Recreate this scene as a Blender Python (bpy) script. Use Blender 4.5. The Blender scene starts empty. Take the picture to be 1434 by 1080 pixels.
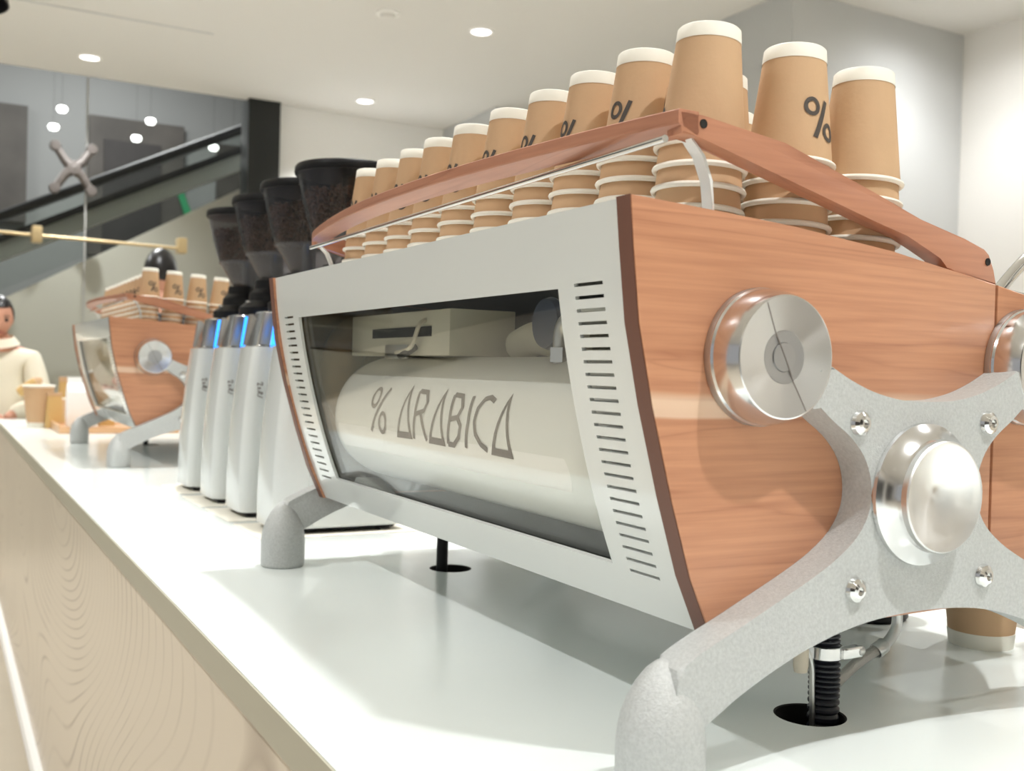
import bpy, bmesh, math, random
import numpy as np
from mathutils import Vector, Matrix
random.seed(7)
PI = math.pi
S = bpy.context.scene
COL = S.collection
L = 0.85          # length of the espresso machine's body
ZC = 2.10         # ceiling height above the worktop (worktop is z = 0)
ZF = -0.90        # floor

# ---------------------------------------------------------------- camera
cam_d = bpy.data.cameras.new('camera'); cam = bpy.data.objects.new('camera', cam_d); COL.objects.link(cam)
rt = Vector((0.87351933, -0.48612311, 0.02546171)); up = Vector((-0.01568613, 0.02416876, 0.99958482)); fw = Vector((0.48653667, 0.87355606, -0.01348649))
M = Matrix((rt, up, -fw)).transposed().to_4x4(); M.translation = Vector((-0.68000486, -0.60256508, 0.29214599))
cam.matrix_world = M
cam_d.sensor_width = 36; cam_d.sensor_fit = 'HORIZONTAL'; cam_d.lens = 36 * 1448.57 / 1434
cam_d.clip_start = 0.02; cam_d.clip_end = 60
cam_d.dof.use_dof = True; cam_d.dof.focus_distance = 0.98; cam_d.dof.aperture_fstop = 8.5
S.camera = cam

# ---------------------------------------------------------------- world, exposure
w = bpy.data.worlds.new('world'); S.world = w; w.use_nodes = True
w.node_tree.nodes['Background'].inputs[0].default_value = (0.98, 0.99, 1.0, 1)
w.node_tree.nodes['Background'].inputs[1].default_value = 0.38
S.view_settings.view_transform = 'Standard'; S.view_settings.look = 'None'
S.view_settings.gamma = 1; S.view_settings.use_curve_mapping = False
S.view_settings.exposure = 0.1
LAMP_W = 72.0

# ---------------------------------------------------------------- materials
def srgb(r, g, b):
    f = lambda c: (c / 255 / 12.92) if c / 255 <= 0.04045 else ((c / 255 + 0.055) / 1.055) ** 2.4
    return (f(r), f(g), f(b), 1)
def new_mat(name):
    m = bpy.data.materials.new(name); m.use_nodes = True
    return m, m.node_tree.nodes, m.node_tree.links, m.node_tree.nodes['Principled BSDF']
def plain(name, col, rough=0.5, metal=0.0, coat=0.0, bump=0.0, bscale=200, var=0.0, vscale=6, emit=0, spec=None):
    m, N, K, B = new_mat(name)
    B.inputs['Base Color'].default_value = col; B.inputs['Roughness'].default_value = rough; B.inputs['Metallic'].default_value = metal
    B.inputs['Coat Weight'].default_value = coat; B.inputs['Coat Roughness'].default_value = 0.05
    if spec is not None: B.inputs['Specular IOR Level'].default_value = spec
    tc = N.new('ShaderNodeTexCoord')
    if bump:
        n = N.new('ShaderNodeTexNoise'); n.inputs['Scale'].default_value = bscale; n.inputs['Detail'].default_value = 4
        b = N.new('ShaderNodeBump'); b.inputs['Strength'].default_value = bump; b.inputs['Distance'].default_value = 0.002
        K.new(tc.outputs['Object'], n.inputs['Vector']); K.new(n.outputs['Fac'], b.inputs['Height']); K.new(b.outputs['Normal'], B.inputs['Normal'])
    if var:
        n = N.new('ShaderNodeTexNoise'); n.inputs['Scale'].default_value = vscale; n.inputs['Detail'].default_value = 6
        r = N.new('ShaderNodeMapRange'); r.inputs['From Min'].default_value = 0.3; r.inputs['From Max'].default_value = 0.7
        r.inputs['To Min'].default_value = 1 - var; r.inputs['To Max'].default_value = 1 + var
        h = N.new('ShaderNodeHueSaturation'); h.inputs['Color'].default_value = col
        K.new(tc.outputs['Object'], n.inputs['Vector']); K.new(n.outputs['Fac'], r.inputs['Value']); K.new(r.outputs[0], h.inputs['Value']); K.new(h.outputs[0], B.inputs['Base Color'])
    if emit:
        B.inputs['Emission Color'].default_value = col; B.inputs['Emission Strength'].default_value = emit
    return m
def glass(name, tint, refl=0.04, rough=0.02, haze=0.0, hazecol=(0.5, 0.5, 0.5, 1)):
    m, N, K, B = new_mat(name); out = N['Material Output']; N.remove(B)
    t = N.new('ShaderNodeBsdfTransparent'); t.inputs[0].default_value = tint
    g = N.new('ShaderNodeBsdfGlossy'); g.inputs['Roughness'].default_value = rough
    lw = N.new('ShaderNodeLayerWeight'); lw.inputs[0].default_value = 0.5
    pw = N.new('ShaderNodeMath'); pw.operation = 'POWER'; pw.inputs[1].default_value = 4.5; K.new(lw.outputs['Facing'], pw.inputs[0])
    a = N.new('ShaderNodeMath'); a.operation = 'MULTIPLY_ADD'; a.inputs[1].default_value = 0.8; a.inputs[2].default_value = refl; a.use_clamp = True
    K.new(pw.outputs[0], a.inputs[0])
    mx = N.new('ShaderNodeMixShader'); K.new(a.outputs[0], mx.inputs[0]); K.new(t.outputs[0], mx.inputs[1]); K.new(g.outputs[0], mx.inputs[2])
    last = mx
    if haze:
        d = N.new('ShaderNodeBsdfDiffuse'); d.inputs[0].default_value = hazecol
        m2 = N.new('ShaderNodeMixShader'); m2.inputs[0].default_value = haze; K.new(mx.outputs[0], m2.inputs[1]); K.new(d.outputs[0], m2.inputs[2]); last = m2
    K.new(last.outputs[0], out.inputs[0])
    return m
def wood_mat(name, c1, c2, sap=None, axis='X', rough=0.38):
    m, N, K, B = new_mat(name)
    tc = N.new('ShaderNodeTexCoord'); mp = N.new('ShaderNodeMapping')
    sc = {'X': (0.55, 9, 10), 'Y': (9, 0.55, 10)}[axis]
    mp.inputs['Scale'].default_value = sc
    K.new(tc.outputs['Object'], mp.inputs[0])
    n1 = N.new('ShaderNodeTexNoise'); n1.inputs['Scale'].default_value = 1.6; n1.inputs['Detail'].default_value = 3; n1.inputs['Distortion'].default_value = 0.6
    K.new(mp.outputs[0], n1.inputs['Vector'])
    mu = N.new('ShaderNodeMath'); mu.operation = 'MULTIPLY'; mu.inputs[1].default_value = 14; K.new(n1.outputs['Fac'], mu.inputs[0])
    fr = N.new('ShaderNodeMath'); fr.operation = 'PINGPONG'; fr.inputs[1].default_value = 1.0; K.new(mu.outputs[0], fr.inputs[0])
    po = N.new('ShaderNodeMath'); po.operation = 'POWER'; po.inputs[1].default_value = 9; K.new(fr.outputs[0], po.inputs[0])
    mp2 = N.new('ShaderNodeMapping'); mp2.inputs['Scale'].default_value = {'X': (6, 60, 160), 'Y': (60, 6, 160)}[axis]; K.new(tc.outputs['Object'], mp2.inputs[0])
    n2 = N.new('ShaderNodeTexNoise'); n2.inputs['Scale'].default_value = 1.5; n2.inputs['Detail'].default_value = 5; K.new(mp2.outputs[0], n2.inputs['Vector'])
    mix = N.new('ShaderNodeMix'); mix.data_type = 'RGBA'; mix.inputs['A'].default_value = c1; mix.inputs['B'].default_value = c2
    ad = N.new('ShaderNodeMath'); ad.operation = 'MULTIPLY_ADD'; ad.inputs[1].default_value = 0.38; K.new(po.outputs[0], ad.inputs[0])
    m3 = N.new('ShaderNodeMapRange'); m3.inputs['From Min'].default_value = 0.35; m3.inputs['From Max'].default_value = 0.75; m3.inputs['To Min'].default_value = 0.0; m3.inputs['To Max'].default_value = 0.45
    K.new(n2.outputs['Fac'], m3.inputs['Value']); K.new(m3.outputs[0], ad.inputs[2]); ad.use_clamp = True
    K.new(ad.outputs[0], mix.inputs['Factor'])
    col = mix.outputs['Result']
    if sap:
        z0, z1, sc_ = sap
        se = N.new('ShaderNodeSeparateXYZ'); K.new(tc.outputs['Object'], se.inputs[0])
        nz = N.new('ShaderNodeTexNoise'); nz.inputs['Scale'].default_value = 5; K.new(tc.outputs['Object'], nz.inputs['Vector'])
        az = N.new('ShaderNodeMath'); az.operation = 'MULTIPLY_ADD'; az.inputs[1].default_value = 0.012; K.new(nz.outputs['Fac'], az.inputs[0]); K.new(se.outputs['Z'], az.inputs[2])
        cr = N.new('ShaderNodeValToRGB'); e = cr.color_ramp.elements
        mr = N.new('ShaderNodeMapRange'); mr.inputs['From Min'].default_value = z0 - 0.02; mr.inputs['From Max'].default_value = z1 + 0.02; K.new(az.outputs[0], mr.inputs['Value']); K.new(mr.outputs[0], cr.inputs[0])
        f = 0.02 / (z1 - z0 + 0.04)
        e[0].position = f; e[0].color = (0, 0, 0, 1); e[1].position = f + 0.04; e[1].color = (.75, .75, .75, 1)
        q = e.new(1 - f - 0.12); q.color = (.85, .85, .85, 1); q = e.new(1 - f); q.color = (0, 0, 0, 1)
        mx = N.new('ShaderNodeMix'); mx.data_type = 'RGBA'; mx.inputs['B'].default_value = sc_; K.new(cr.outputs[0], mx.inputs['Factor']); K.new(col, mx.inputs['A']); col = mx.outputs['Result']
    K.new(col, B.inputs['Base Color']); B.inputs['Roughness'].default_value = rough; B.inputs['Coat Weight'].default_value = 0.25; B.inputs['Coat Roughness'].default_value = 0.18
    b = N.new('ShaderNodeBump'); b.inputs['Strength'].default_value = 0.06; b.inputs['Distance'].default_value = 0.001; K.new(n2.outputs['Fac'], b.inputs['Height']); K.new(b.outputs[0], B.inputs['Normal'])
    return m
def turned_mat(name, col=(0.78, 0.78, 0.77, 1), rough=0.27, aniso=0.9):
    # lathe turned steel: anisotropic around the knob's own axis (local Z)
    m, N, K, B = new_mat(name)
    B.inputs['Base Color'].default_value = col; B.inputs['Metallic'].default_value = 1; B.inputs['Roughness'].default_value = rough; B.inputs['Anisotropic'].default_value = aniso
    t = N.new('ShaderNodeTangent'); t.direction_type = 'RADIAL'; t.axis = 'Z'; K.new(t.outputs[0], B.inputs['Tangent'])
    return m
def panel_mat(name, base, line):
    # carved contour lines like a relief map
    m, N, K, B = new_mat(name)
    tc = N.new('ShaderNodeTexCoord'); mp = N.new('ShaderNodeMapping'); mp.inputs['Scale'].default_value = (1, 1.0, 2.3); mp.inputs['Rotation'].default_value = (0.5, 0, 0)
    K.new(tc.outputs['Object'], mp.inputs[0])
    def contour(scale, count, width, off):
        n = N.new('ShaderNodeTexNoise'); n.inputs['Scale'].default_value = scale; n.inputs['Detail'].default_value = 1.2; n.inputs['Roughness'].default_value = 0.3
        ad = N.new('ShaderNodeVectorMath'); ad.operation = 'ADD'; ad.inputs[1].default_value = (off, off, off); K.new(mp.outputs[0], ad.inputs[0]); K.new(ad.outputs[0], n.inputs['Vector'])
        mu = N.new('ShaderNodeMath'); mu.operation = 'MULTIPLY'; mu.inputs[1].default_value = count; K.new(n.outputs['Fac'], mu.inputs[0])
        pp = N.new('ShaderNodeMath'); pp.operation = 'PINGPONG'; pp.inputs[1].default_value = 1; K.new(mu.outputs[0], pp.inputs[0])
        mr = N.new('ShaderNodeMapRange'); mr.inputs['From Min'].default_value = 0; mr.inputs['From Max'].default_value = width; mr.inputs['To Min'].default_value = 1; mr.inputs['To Max'].default_value = 0; K.new(pp.outputs[0], mr.inputs['Value'])
        return mr.outputs[0]
    c1 = contour(0.36, 230, 0.26, 3.1); c2 = contour(0.6, 5, 0.018, 7.7)
    n2 = N.new('ShaderNodeTexNoise'); n2.inputs['Scale'].default_value = 2.2; K.new(tc.outputs['Object'], n2.inputs['Vector'])
    r2 = N.new('ShaderNodeMapRange'); r2.inputs['From Min'].default_value = 0.42; r2.inputs['From Max'].default_value = 0.6; r2.inputs['To Min'].default_value = 0.15; r2.inputs['To Max'].default_value = 0.75; K.new(n2.outputs['Fac'], r2.inputs['Value'])
    m1 = N.new('ShaderNodeMath'); m1.operation = 'MULTIPLY'; K.new(c1, m1.inputs[0]); K.new(r2.outputs[0], m1.inputs[1])
    mxx = N.new('ShaderNodeMath'); mxx.operation = 'MAXIMUM'; K.new(m1.outputs[0], mxx.inputs[0]); K.new(c2, mxx.inputs[1])
    mix = N.new('ShaderNodeMix'); mix.data_type = 'RGBA'; mix.inputs['A'].default_value = base; mix.inputs['B'].default_value = line; K.new(mxx.outputs[0], mix.inputs['Factor'])
    K.new(mix.outputs['Result'], B.inputs['Base Color']); B.inputs['Roughness'].default_value = 0.35
    b = N.new('ShaderNodeBump'); b.invert = True; b.inputs['Strength'].default_value = 0.4; b.inputs['Distance'].default_value = 0.001; K.new(mxx.outputs[0], b.inputs['Height']); K.new(b.outputs[0], B.inputs['Normal'])
    return m

MT = {}
MT['counter'] = plain('white solid surface', srgb(240, 246, 243), 0.16, var=0.01)
MT['counter_edge_shade'] = plain('grey beige edge shade', srgb(172, 168, 150), 0.5)  # shade on the white slab's front face, put into the colour
MT['panel'] = panel_mat('carved beige panel', srgb(206, 194, 176), srgb(142, 126, 108))
MT['white_gloss'] = plain('white gloss enamel', srgb(226, 229, 226), 0.12, coat=0.6)
MT['white_matte'] = plain('white paint', srgb(252, 252, 250), 0.7)
MT['wall'] = plain('white wall paint', srgb(248, 246, 242), 0.8, bump=0.05, bscale=80)
MT['ceiling'] = plain('ceiling paint', srgb(230, 229, 225), 0.9)
MT['column'] = plain('column paint', srgb(206, 208, 208), 0.8)
MT['floor'] = plain('beige floor tile', srgb(196, 186, 168), 0.4, var=0.06, vscale=3)
MT['steel'] = plain('polished steel', (0.75, 0.75, 0.74, 1), 0.12, 1)
MT['steel_soft'] = plain('brushed steel', (0.62, 0.62, 0.6, 1), 0.32, 1, bump=0.03, bscale=300)
MT['turned'] = turned_mat('turned steel')
MT['side_steel'] = plain('satin steel', (0.72, 0.72, 0.72, 1), 0.17, 1)
MT['turned_fine'] = turned_mat('turned steel fine', (0.86, 0.86, 0.85, 1), 0.3, 0.9)
MT['ring'] = plain('knob ring steel', (0.5, 0.5, 0.5, 1), 0.38, 1)
MT['cast'] = plain('sand cast aluminium', srgb(196, 198, 196), 0.5, 0.2, bump=0.4, bscale=700, var=0.09, vscale=380)
MT['wood'] = wood_mat('cherry wood', srgb(206, 148, 112), srgb(160, 102, 74), sap=(0.268, 0.288, srgb(236, 206, 178)))
MT['wood_rail'] = wood_mat('cherry rail wood', srgb(188, 130, 102), srgb(150, 94, 70), axis='Y')
MT['wood_rail_x'] = wood_mat('cherry rail wood across', srgb(190, 132, 102), srgb(152, 96, 72), axis='X')
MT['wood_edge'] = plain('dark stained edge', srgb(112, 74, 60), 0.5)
MT['wood_light'] = wood_mat('beech tray wood', srgb(222, 178, 134), srgb(190, 140, 98), axis='X')
MT['kraft'] = plain('kraft paper', srgb(206, 170, 132), 0.75, bump=0.08, bscale=220, var=0.03, vscale=30)
MT['paper'] = plain('white cup paper', srgb(245, 241, 228), 0.6)
MT['ink'] = plain('dark print', srgb(76, 68, 62), 0.6)
MT['ink_grey'] = plain('grey print', srgb(120, 112, 106), 0.5)
MT['black'] = plain('black plastic', srgb(14, 14, 16), 0.4, spec=0.3)
MT['black_gloss'] = plain('black rubber', srgb(18, 18, 20), 0.3)
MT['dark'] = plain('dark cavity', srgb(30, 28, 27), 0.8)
MT['bean'] = plain('roasted coffee bean', srgb(92, 64, 48), 0.28, var=0.3, vscale=60)
MT['hopper'] = glass('smoky hopper plastic', (0.80, 0.79, 0.80, 1), 0.02, 0.05, haze=0.03, hazecol=(0.30, 0.30, 0.31, 1))
MT['cone'] = glass('clear hopper cone', (0.72, 0.70, 0.70, 1), 0.02, 0.1, haze=0.35, hazecol=(0.24, 0.235, 0.235, 1))
MT['pane'] = glass('window pane', (0.97, 0.98, 0.97, 1), 0.06)
MT['glazing'] = glass('green tinted glazing', (0.94, 0.952, 0.944, 1), 0.0, 0.05)
MT['boiler'] = plain('white boiler enamel', srgb(250, 247, 240), 0.28, coat=0.5)
MT['box_in'] = plain('ivory box', srgb(226, 220, 200), 0.4)
MT['navy'] = plain('dark blue steel lining', srgb(88, 98, 120), 0.28, 0.6)
MT['brown'] = plain('brown insulation', srgb(122, 98, 66), 0.6, var=0.35, vscale=18)  # brown of the room's reflection in the machine window, as a colour
MT['blue_led'] = plain('blue light strip', srgb(50, 150, 255), 0.3, emit=2.2)
MT['lamp'] = plain('lamp diffuser', (1, 1, 0.98, 1), 0.5, emit=4)
MT['lamp_reflection'] = plain('lamp reflection glow', (1, 1, 0.98, 1), 0.5, emit=4)  # glow standing in for downlights mirrored in the glazing
MT['black_col'] = plain('black column cladding', srgb(24, 28, 28), 0.3)
MT['mall_grey'] = plain('mall grey wall', srgb(120, 121, 120), 0.7)
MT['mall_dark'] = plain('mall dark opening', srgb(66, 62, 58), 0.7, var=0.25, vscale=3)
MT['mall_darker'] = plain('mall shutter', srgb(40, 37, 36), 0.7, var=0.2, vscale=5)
MT['stair_grey'] = plain('grey stair cladding', srgb(196, 193, 184), 0.7)
MT['esc_black'] = plain('escalator rubber', srgb(26, 26, 26), 0.5)
MT['esc_grey'] = plain('escalator skirt', srgb(170, 170, 166), 0.5)
MT['brass'] = plain('pale brass', srgb(200, 178, 136), 0.4, 0.5)
MT['spider'] = plain('spider fitting steel', srgb(92, 86, 82), 0.5, 0.2)
MT['green'] = plain('green sign', srgb(40, 120, 80), 0.5)
MT['skin'] = plain('skin', srgb(205, 150, 125), 0.55)
MT['hair'] = plain('black hair', srgb(22, 19, 20), 0.35)
MT['knit'] = plain('cream knit', srgb(234, 226, 206), 0.9, bump=0.4, bscale=120)
MT['apron'] = plain('dark grey shirt', srgb(60, 60, 64), 0.8)
MT['trousers'] = plain('grey trousers', srgb(120, 112, 100), 0.85)
MT['pastry'] = plain('kraft wrap', srgb(204, 168, 108), 0.7)
MT['lip'] = plain('lip colour', srgb(165, 90, 85), 0.5)
MT['rubber_hose'] = plain('black ribbed hose', srgb(28, 30, 38), 0.35)
MT['braid'] = plain('braided steel', (0.5, 0.48, 0.45, 1), 0.35, 1, bump=0.6, bscale=900)
MT['ivory'] = plain('ivory plastic', srgb(225, 215, 195), 0.4)

# ---------------------------------------------------------------- object helpers
def tag(o, label=None, cat=None, group=None, kind=None):
    if label: o['label'] = label
    if cat: o['category'] = cat
    if group: o['group'] = group
    if kind: o['kind'] = kind
    return o
def link(name, me, mats, parent=None, loc=None):
    o = bpy.data.objects.new(name, me); COL.objects.link(o)
    for m in (mats if isinstance(mats, (list, tuple)) else [mats]): me.materials.append(MT[m])
    if parent is not None: o.parent = parent
    if loc is not None: o.location = loc
    return o
def fin(name, bm, mat, parent=None, smooth=None, loc=None):
    bmesh.ops.recalc_face_normals(bm, faces=bm.faces)
    me = bpy.data.meshes.new(name); bm.to_mesh(me); bm.free()
    if smooth is not None:
        me.shade_smooth()
        me.set_sharp_from_angle(angle=math.radians(smooth))
    return link(name, me, mat, parent, loc)
def empty(name, loc=(0, 0, 0), rz=0, **k):
    o = bpy.data.objects.new(name, None); COL.objects.link(o); o.location = loc; o.rotation_euler = (0, 0, rz); o.empty_display_size = 0.05
    return tag(o, **k)
def copy_tree(o, parent=None):
    c = o.copy(); COL.objects.link(c); c.parent = parent
    for ch in list(o.children): copy_tree(ch, c)
    return c
def a_box(bm, x0, x1, y0, y1, z0, z1, bev=0, mi=0):
    vs = [bm.verts.new((x, y, z)) for x in (x0, x1) for y in (y0, y1) for z in (z0, z1)]
    fs = [bm.faces.new([vs[i] for i in q]) for q in ((0, 1, 3, 2), (4, 6, 7, 5), (0, 4, 5, 1), (2, 3, 7, 6), (0, 2, 6, 4), (1, 5, 7, 3))]
    for f in fs: f.material_index = mi
    if bev:
        bmesh.ops.bevel(bm, geom=list({e for f in fs for e in f.edges}), offset=bev, segments=2, affect='EDGES', profile=0.6)
def box(name, x0, x1, y0, y1, z0, z1, mat, parent=None, bev=0, loc=None):
    bm = bmesh.new(); a_box(bm, x0, x1, y0, y1, z0, z1, bev); return fin(name, bm, mat, parent, 35 if bev else None, loc)
def a_lathe(bm, prof, seg=32, org=(0, 0, 0), ax='Z', mi=0, arc=None):
    # prof: [(r, h)], axis through org along +ax ('Z', '-Y', 'Y', 'X')
    def pos(r, h, t):
        c, s = r * math.cos(t), r * math.sin(t)
        v = {'Z': (c, s, h), '-Y': (c, -h, s), 'Y': (c, h, s), 'X': (h, c, s), '-X': (-h, c, s)}[ax]
        return (org[0] + v[0], org[1] + v[1], org[2] + v[2])
    rings = []
    for r, h in prof:
        if r < 1e-6: rings.append([bm.verts.new(pos(0, h, 0))])
        else: rings.append([bm.verts.new(pos(r, h, 2 * PI * k / seg)) for k in range(seg)])
    for a, b in zip(rings, rings[1:]):
        for k in range(seg):
            k2 = (k + 1) % seg
            if len(a) == 1 and len(b) == 1: continue
            if len(a) == 1: f = bm.faces.new((a[0], b[k2], b[k]))
            elif len(b) == 1: f = bm.faces.new((a[k], a[k2], b[0]))
            else: f = bm.faces.new((a[k], a[k2], b[k2], b[k]))
            f.material_index = mi
def lathe(name, prof, mat, parent=None, seg=32, org=(0, 0, 0), ax='Z', smooth=35, loc=None):
    bm = bmesh.new(); a_lathe(bm, prof, seg, org, ax); return fin(name, bm, mat, parent, smooth, loc)
def a_prism(bm, poly, y0, y1, bev=0, plane='xz', mi=0, seg=2):
    def P(a, b, c): return {'xz': (a, c, b), 'yz': (c, a, b), 'xy': (a, b, c)}[plane]
    A = [bm.verts.new(P(a, b, y0)) for a, b in poly]; B_ = [bm.verts.new(P(a, b, y1)) for a, b in poly]
    n = len(poly); f0 = bm.faces.new(A); f1 = bm.faces.new(B_); fs = [f0, f1]
    for i in range(n): fs.append(bm.faces.new((A[i], A[(i + 1) % n], B_[(i + 1) % n], B_[i])))
    for f in fs: f.material_index = mi
    if bev: bmesh.ops.bevel(bm, geom=list(f0.edges) + list(f1.edges), offset=bev, segments=seg, affect='EDGES', profile=0.5)
def prism(name, poly, y0, y1, mat, parent=None, bev=0, plane='xz', smooth=30, loc=None, seg=2):
    bm = bmesh.new(); a_prism(bm, poly, y0, y1, bev, plane, 0, seg); return fin(name, bm, mat, parent, smooth, loc)
def spline(pts, n=8):
    P = [Vector(p) for p in pts]; out = []
    for i in range(len(P) - 1):
        p0 = P[max(i - 1, 0)]; p1 = P[i]; p2 = P[i + 1]; p3 = P[min(i + 2, len(P) - 1)]
        for k in range(n):
            t = k / n
            out.append(0.5 * ((2 * p1) + (p2 - p0) * t + (2 * p0 - 5 * p1 + 4 * p2 - p3) * t * t + (3 * p1 - p0 - 3 * p2 + p3) * t ** 3))
    out.append(P[-1]); return out
def a_tube(bm, pts, r, seg=12, mi=0, cap=True):
    rr = r if isinstance(r, (list, tuple)) else [r] * len(pts)
    pts = [Vector(p) for p in pts]; rings = []; n = None
    for i, p in enumerate(pts):
        d = (pts[min(i + 1, len(pts) - 1)] - pts[max(i - 1, 0)]).normalized()
        if n is None: n = d.orthogonal().normalized()
        n = (n - d * n.dot(d)).normalized(); b = d.cross(n)
        rings.append([bm.verts.new(p + (n * math.cos(2 * PI * k / seg) + b * math.sin(2 * PI * k / seg)) * rr[i]) for k in range(seg)])
    for a, b in zip(rings, rings[1:]):
        for k in range(seg):
            f = bm.faces.new((a[k], a[(k + 1) % seg], b[(k + 1) % seg], b[k])); f.material_index = mi
    if cap: bm.faces.new(rings[0]); bm.faces.new(rings[-1])
def tube(name, pts, r, mat, parent=None, seg=12, loc=None):
    bm = bmesh.new(); a_tube(bm, pts, r, seg); return fin(name, bm, mat, parent, 40, loc)
def skin_mesh(name, verts, edges, radii, mat, parent=None, sub=2, root=0, loc=None):
    me = bpy.data.meshes.new('tmp'); me.from_pydata(verts, edges, [])
    o = bpy.data.objects.new('tmp', me); COL.objects.link(o)
    md = o.modifiers.new('s', 'SKIN'); md.use_smooth_shade = True; md.branch_smoothing = 0.6
    for i, r in enumerate(radii):
        v = me.skin_vertices[0].data[i]; v.radius = r if isinstance(r, tuple) else (r, r); v.use_root = (i == root)
    if sub: o.modifiers.new('u', 'SUBSURF').levels = sub
    dg = bpy.context.evaluated_depsgraph_get(); m2 = bpy.data.meshes.new_from_object(o.evaluated_get(dg)); m2.name = name
    bpy.data.objects.remove(o); bpy.data.meshes.remove(me)
    return link(name, m2, mat, parent, loc)
def ribbon(bm, pts, width, fn, mi=0, closed=False, sub=3):
    # stroke of given width in a flat (a, b) plane, mapped through fn onto a surface
    P = [Vector((p[0], p[1])) for p in pts]; n = len(P); offs = []
    for i in range(n):
        if closed: a, b, c = P[i - 1], P[i], P[(i + 1) % n]
        else: a, b, c = P[max(i - 1, 0)], P[i], P[min(i + 1, n - 1)]
        d1 = (b - a) if (b - a).length > 1e-9 else (c - b); d2 = (c - b) if (c - b).length > 1e-9 else d1
        d1 = d1.normalized(); d2 = d2.normalized(); n1 = Vector((-d1.y, d1.x)); n2 = Vector((-d2.y, d2.x)); m = (n1 + n2)
        m = m.normalized() if m.length > 1e-6 else n1
        offs.append(m * (width / 2 / max(m.dot(n1), 0.45)))
    rng = range(n if closed else n - 1)
    for i in rng:
        j = (i + 1) % n
        for k in range(sub):
            t0, t1 = k / sub, (k + 1) / sub
            q = [P[i].lerp(P[j], t0) + offs[i].lerp(offs[j], t0), P[i].lerp(P[j], t1) + offs[i].lerp(offs[j], t1),
                 P[i].lerp(P[j], t1) - offs[i].lerp(offs[j], t1), P[i].lerp(P[j], t0) - offs[i].lerp(offs[j], t0)]
            mid1 = (q[1] + q[2]) / 2; mid0 = (q[0] + q[3]) / 2
            for qq in ((q[0], q[1], mid1, mid0), (mid0, mid1, q[2], q[3])):
                f = bm.faces.new([bm.verts.new(fn(v.x, v.y)) for v in qq]); f.material_index = mi
def thicken(bm, t): bmesh.ops.remove_doubles(bm, verts=bm.verts, dist=1e-6); bmesh.ops.solidify(bm, geom=bm.faces[:], thickness=t)

# ================================================================ THE SETTING
bm = bmesh.new(); a_box(bm, -6, 6, -5, 12, ZF - 0.1, ZF); tag(fin('floor', bm, 'floor'), kind='structure')
# ceiling of the bar with a faint access panel joint
tag(box('ceiling', -6, 6, -5, 6.5, ZC, ZC + 0.15, 'ceiling'), kind='structure')
tag(box('trim_1', -0.4, 0.62, 5.18, 5.2, ZC - 0.003, ZC + 0.001, 'column'), kind='structure')
tag(box('trim_2', -0.42, -0.4, 3.4, 5.2, ZC - 0.003, ZC + 0.001, 'column'), kind='structure')
# white wall at the far right of the glazing, its return and the side wall
tag(box('wall_far', 1.36, 2.66, 6.5, 6.6, ZF, ZC + 0.02, 'white_matte'), kind='structure')
tag(box('wall_return', 2.63, 3.06, 5.67, 6.6, ZF, ZC, 'column'), kind='structure')
tag(box('wall_right', 3.05, 3.2, 3.6, 5.7, ZF, ZC, 'column'), kind='structure')
tag(box('wall_near_right', 3.965, 4.1, -5, 3.6, ZF, ZC, 'wall'), kind='structure')
tag(box('wall_behind', -6, 6, -5.1, -5, ZF, ZC, 'wall'), kind='structure')
wb = bpy.data.objects['wall_behind']
for x0, x1, z0, z1, m in ((-5, -3.2, ZF, 1.5, 'mall_dark'), (-2.6, -1.2, ZF, 1.3, 'mall_darker'), (-0.3, 0.7, ZF, 1.2, 'mall_grey'), (1.3, 2.6, -.2, 1.4, 'mall_darker'), (3.0, 3.7, ZF, 1.2, 'mall_dark')):  # unseen panels added so the turned steel has contrast to reflect
    o = box('contrast_panel', x0, x1, -5.02, -4.96, z0, z1, m); o.parent = wb
tag(box('wall_column', 2.768, 3.965, 3.0, 3.6, ZF, ZC, 'column', bev=0.003), label='pale grey square column behind the cup stacks', kind='structure')
# black column at the end of the glazing
tag(box('wall_black_column', 1.142, 1.36, 6.42, 6.62, ZF, ZC, 'black_col', bev=0.004), label='black clad column between glazing and white wall', kind='structure')

# glazing panes in front of the escalator hall
gz = empty('window_1', (0, 6.5, 0), kind='structure')
for x0, x1 in ((-3.2, -1.55), (-1.54, 0.13), (0.14, 1.14)):
    box('pane', x0, x1, 0, 0.012, ZF, ZC, 'glazing', gz)
for xs in (-1.545, 0.135): box('joint', xs - 0.005, xs + 0.005, -0.002, 0.014, ZF, ZC, 'esc_grey', gz)

# spider fitting that holds the glass
bm = bmesh.new()
for sx in (-1, 1):
    for sz in (-1, 1):
        a_tube(bm, [(0, 0, 0), (sx * 0.05, -0.004, sz * 0.045), (sx * 0.105, 0, sz * 0.13)], [0.042, 0.028, 0.024], 12)
        a_lathe(bm, [(0, 0.03), (0.03, 0.028), (0.034, 0.01), (0.034, -0.02), (0, -0.02)], 16, (sx * 0.107, 0, sz * 0.132), '-Y')
a_lathe(bm, [(0, 0.04), (0.04, 0.035), (0.045, 0), (0, 0)], 20, (0, 0, 0), '-Y')
o = fin('glass_spider_fitting', bm, 'spider', None, 40, (0.055, 6.46, 1.5))
tag(o, 'grey four-armed steel spider fitting clamping the glazing', 'fitting')

# rail with brass brackets in front of the glass
r = empty('hand_rail', (0, 6.42, 0), label='pale horizontal handrail across the green glass', cat='handrail')
tube('rail', [(-3.0, 0, 1.10), (0.72, 0, 1.045)], 0.010, 'brass', r)
for x in (-1.35, -0.15, 0.72): box('bracket', x - 0.03, x + 0.03, -0.03, 0.07, 1.015, 1.115, 'brass', r, bev=0.008)

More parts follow.
